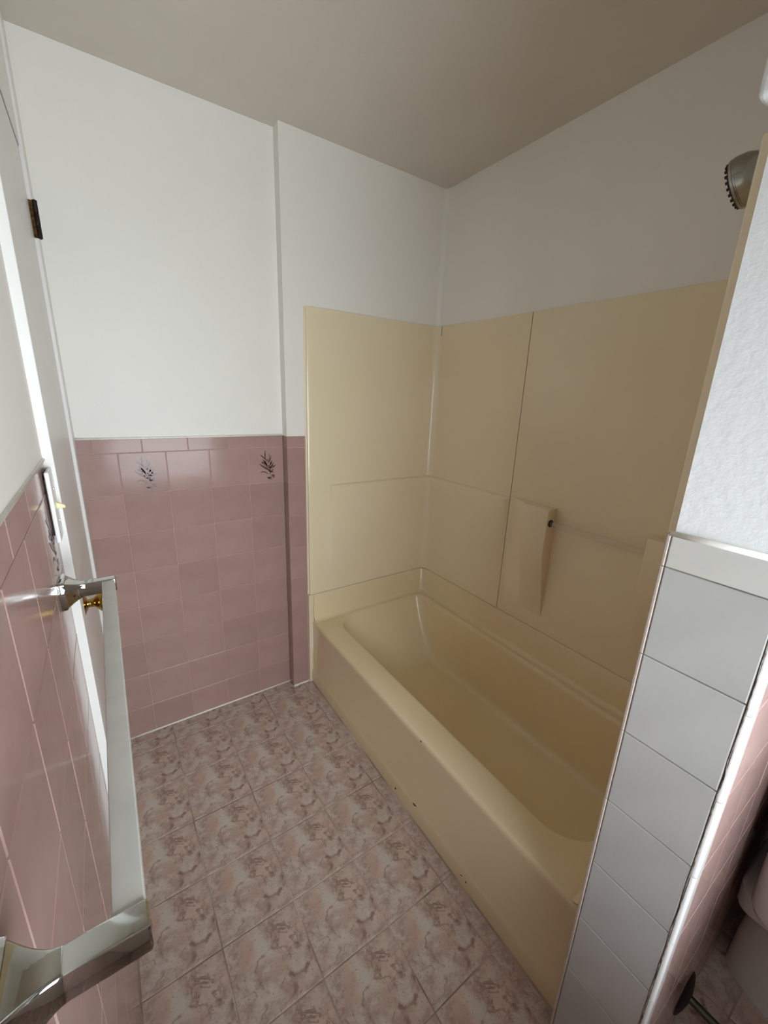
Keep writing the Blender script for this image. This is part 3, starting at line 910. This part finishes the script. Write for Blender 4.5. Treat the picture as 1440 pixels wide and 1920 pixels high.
sp = thing('tub_spout', 'dark metal tub spout behind the white tiled wing wall', 'tub spout', (1.2, -1.49, 0.44))
at(MB().lathe([(0.0, 0.0), (0.026, 0.0), (0.027, 0.02), (0.024, 0.08), (0.021, 0.112), (0.012, 0.122), (0.0, 0.123)], (1.2, -1.49, 0.448), (0, 1, -0.06)), sp, 'spout_body', 'rust_dark', True, 50)
at(MB().lathe([(0.0, 0.0), (0.017, 0.0), (0.016, 0.030), (0.0, 0.031)], (1.2, -1.392, 0.445), (0, 0.15, -1)), sp, 'spout_mouth', 'rust_dark', True, 50)

# ------------------------------------------------------------------ toilet in the corner behind the wing wall
TC = 1.352
to = thing('toilet', 'white toilet in the corner behind the wing wall', 'toilet', (TC, -1.90, 0))
def oval(cx2, cy2, rx, ryf, ryb, z, n=32, e=2.3):
    pts = []
    for k in range(n):
        a2 = 2 * math.pi * k / n
        c, s = math.cos(a2), math.sin(a2)
        px = rx * math.copysign(abs(c) ** (2 / e), c)
        py = (ryb if s > 0 else ryf) * math.copysign(abs(s) ** (2 / e), s)
        pts.append((cx2 + px, cy2 + py, z))
    return pts
mb = MB().loft([oval(TC, -1.89, 0.085, 0.19, 0.215, 0.0), oval(TC, -1.89, 0.083, 0.185, 0.214, 0.03), oval(TC, -1.89, 0.078, 0.17, 0.212, 0.12), oval(TC, -1.89, 0.078, 0.19, 0.205, 0.20),
                oval(TC, -1.90, 0.125, 0.225, 0.205, 0.28), oval(TC, -1.90, 0.160, 0.250, 0.22, 0.318), oval(TC, -1.90, 0.168, 0.255, 0.22, 0.326), oval(TC, -1.90, 0.165, 0.25, 0.215, 0.331)])
o = at(mb, to, 'bowl', 'porcelain', True, 50); fix_normals(o)
mb = MB().loft([rr_ring(TC - 0.100, TC + 0.100, -1.86, -1.664, 0.03, 0.262, 4, 2), rr_ring(TC - 0.105, TC + 0.105, -1.86, -1.661, 0.03, 0.275, 4, 2), rr_ring(TC - 0.108, TC + 0.108, -1.86, -1.660, 0.03, 0.330, 4, 2), rr_ring(TC - 0.100, TC + 0.100, -1.86, -1.668, 0.03, 0.338, 4, 2)])
o = at(mb, to, 'tank_shelf', 'porcelain', True, 50); fix_normals(o)
def tank_ring(ins, z):
    return rr_ring(TC - 0.190 + ins, TC + 0.185 - ins, -1.880 + ins, -1.686 - ins, max(0.01, 0.045 - ins), z, 6, 3)
mb = MB().loft([tank_ring(0.045, 0.333), tank_ring(0.022, 0.337), tank_ring(0.008, 0.350), tank_ring(0.0, 0.372), tank_ring(-0.003, 0.60), tank_ring(-0.003, 0.690)])
o = at(mb, to, 'tank', 'porcelain', True, 50); fix_normals(o)
mb = MB().loft([tank_ring(-0.004, 0.6905), tank_ring(-0.012, 0.694), tank_ring(-0.012, 0.716), tank_ring(-0.004, 0.726), tank_ring(0.02, 0.729)])
o = at(mb, to, 'tank_lid', 'porcelain', True, 50); fix_normals(o)
mb = MB().loft([oval(TC, -2.0, 0.172, 0.160, 0.09, 0.3315), oval(TC, -2.0, 0.176, 0.165, 0.095, 0.339), oval(TC, -2.0, 0.172, 0.160, 0.09, 0.349)])
o = at(mb, to, 'seat', 'porcelain', True, 50); fix_normals(o)
mb = MB().loft([oval(TC, -2.0, 0.170, 0.158, 0.088, 0.351), oval(TC, -2.0, 0.173, 0.161, 0.09, 0.357), oval(TC, -2.0, 0.160, 0.148, 0.085, 0.366)])
o = at(mb, to, 'seat_lid', 'porcelain', True, 50); fix_normals(o)
at(MB().tube([(TC - 0.14, -1.884, 0.65), (TC - 0.14, -1.900, 0.65), (TC - 0.09, -1.903, 0.645)], 0.006), to, 'flush_handle', 'chrome', True, 60)

wp = thing('water_pipe', 'dark rusty supply pipe coming out of the tiled wall near the floor', 'pipe', (1.11, YW0, 0.065))
mb = MB().lathe([(0.0, 0.0), (0.054, 0.0), (0.050, 0.004), (0.034, 0.009), (0.014, 0.013)], (1.11, YW0 - 0.0005, 0.060), (0, -1, 0))
at(mb, wp, 'escutcheon', 'rust_dark', True, 50)
mb = MB().tube([(1.11, YW0, 0.060), (1.11, -1.70, 0.060), (1.11, -1.80, 0.062)], 0.0095)
at(mb, wp, 'stub_pipe', 'pipe_metal', True, 50)
mb = MB().lathe([(0.0, 0.0), (0.016, 0.0), (0.018, 0.02), (0.016, 0.045), (0.0, 0.046)], (1.11, -1.79, 0.062), (0, -1, 0))
at(mb, wp, 'stop_valve', 'pipe_metal', True, 50)
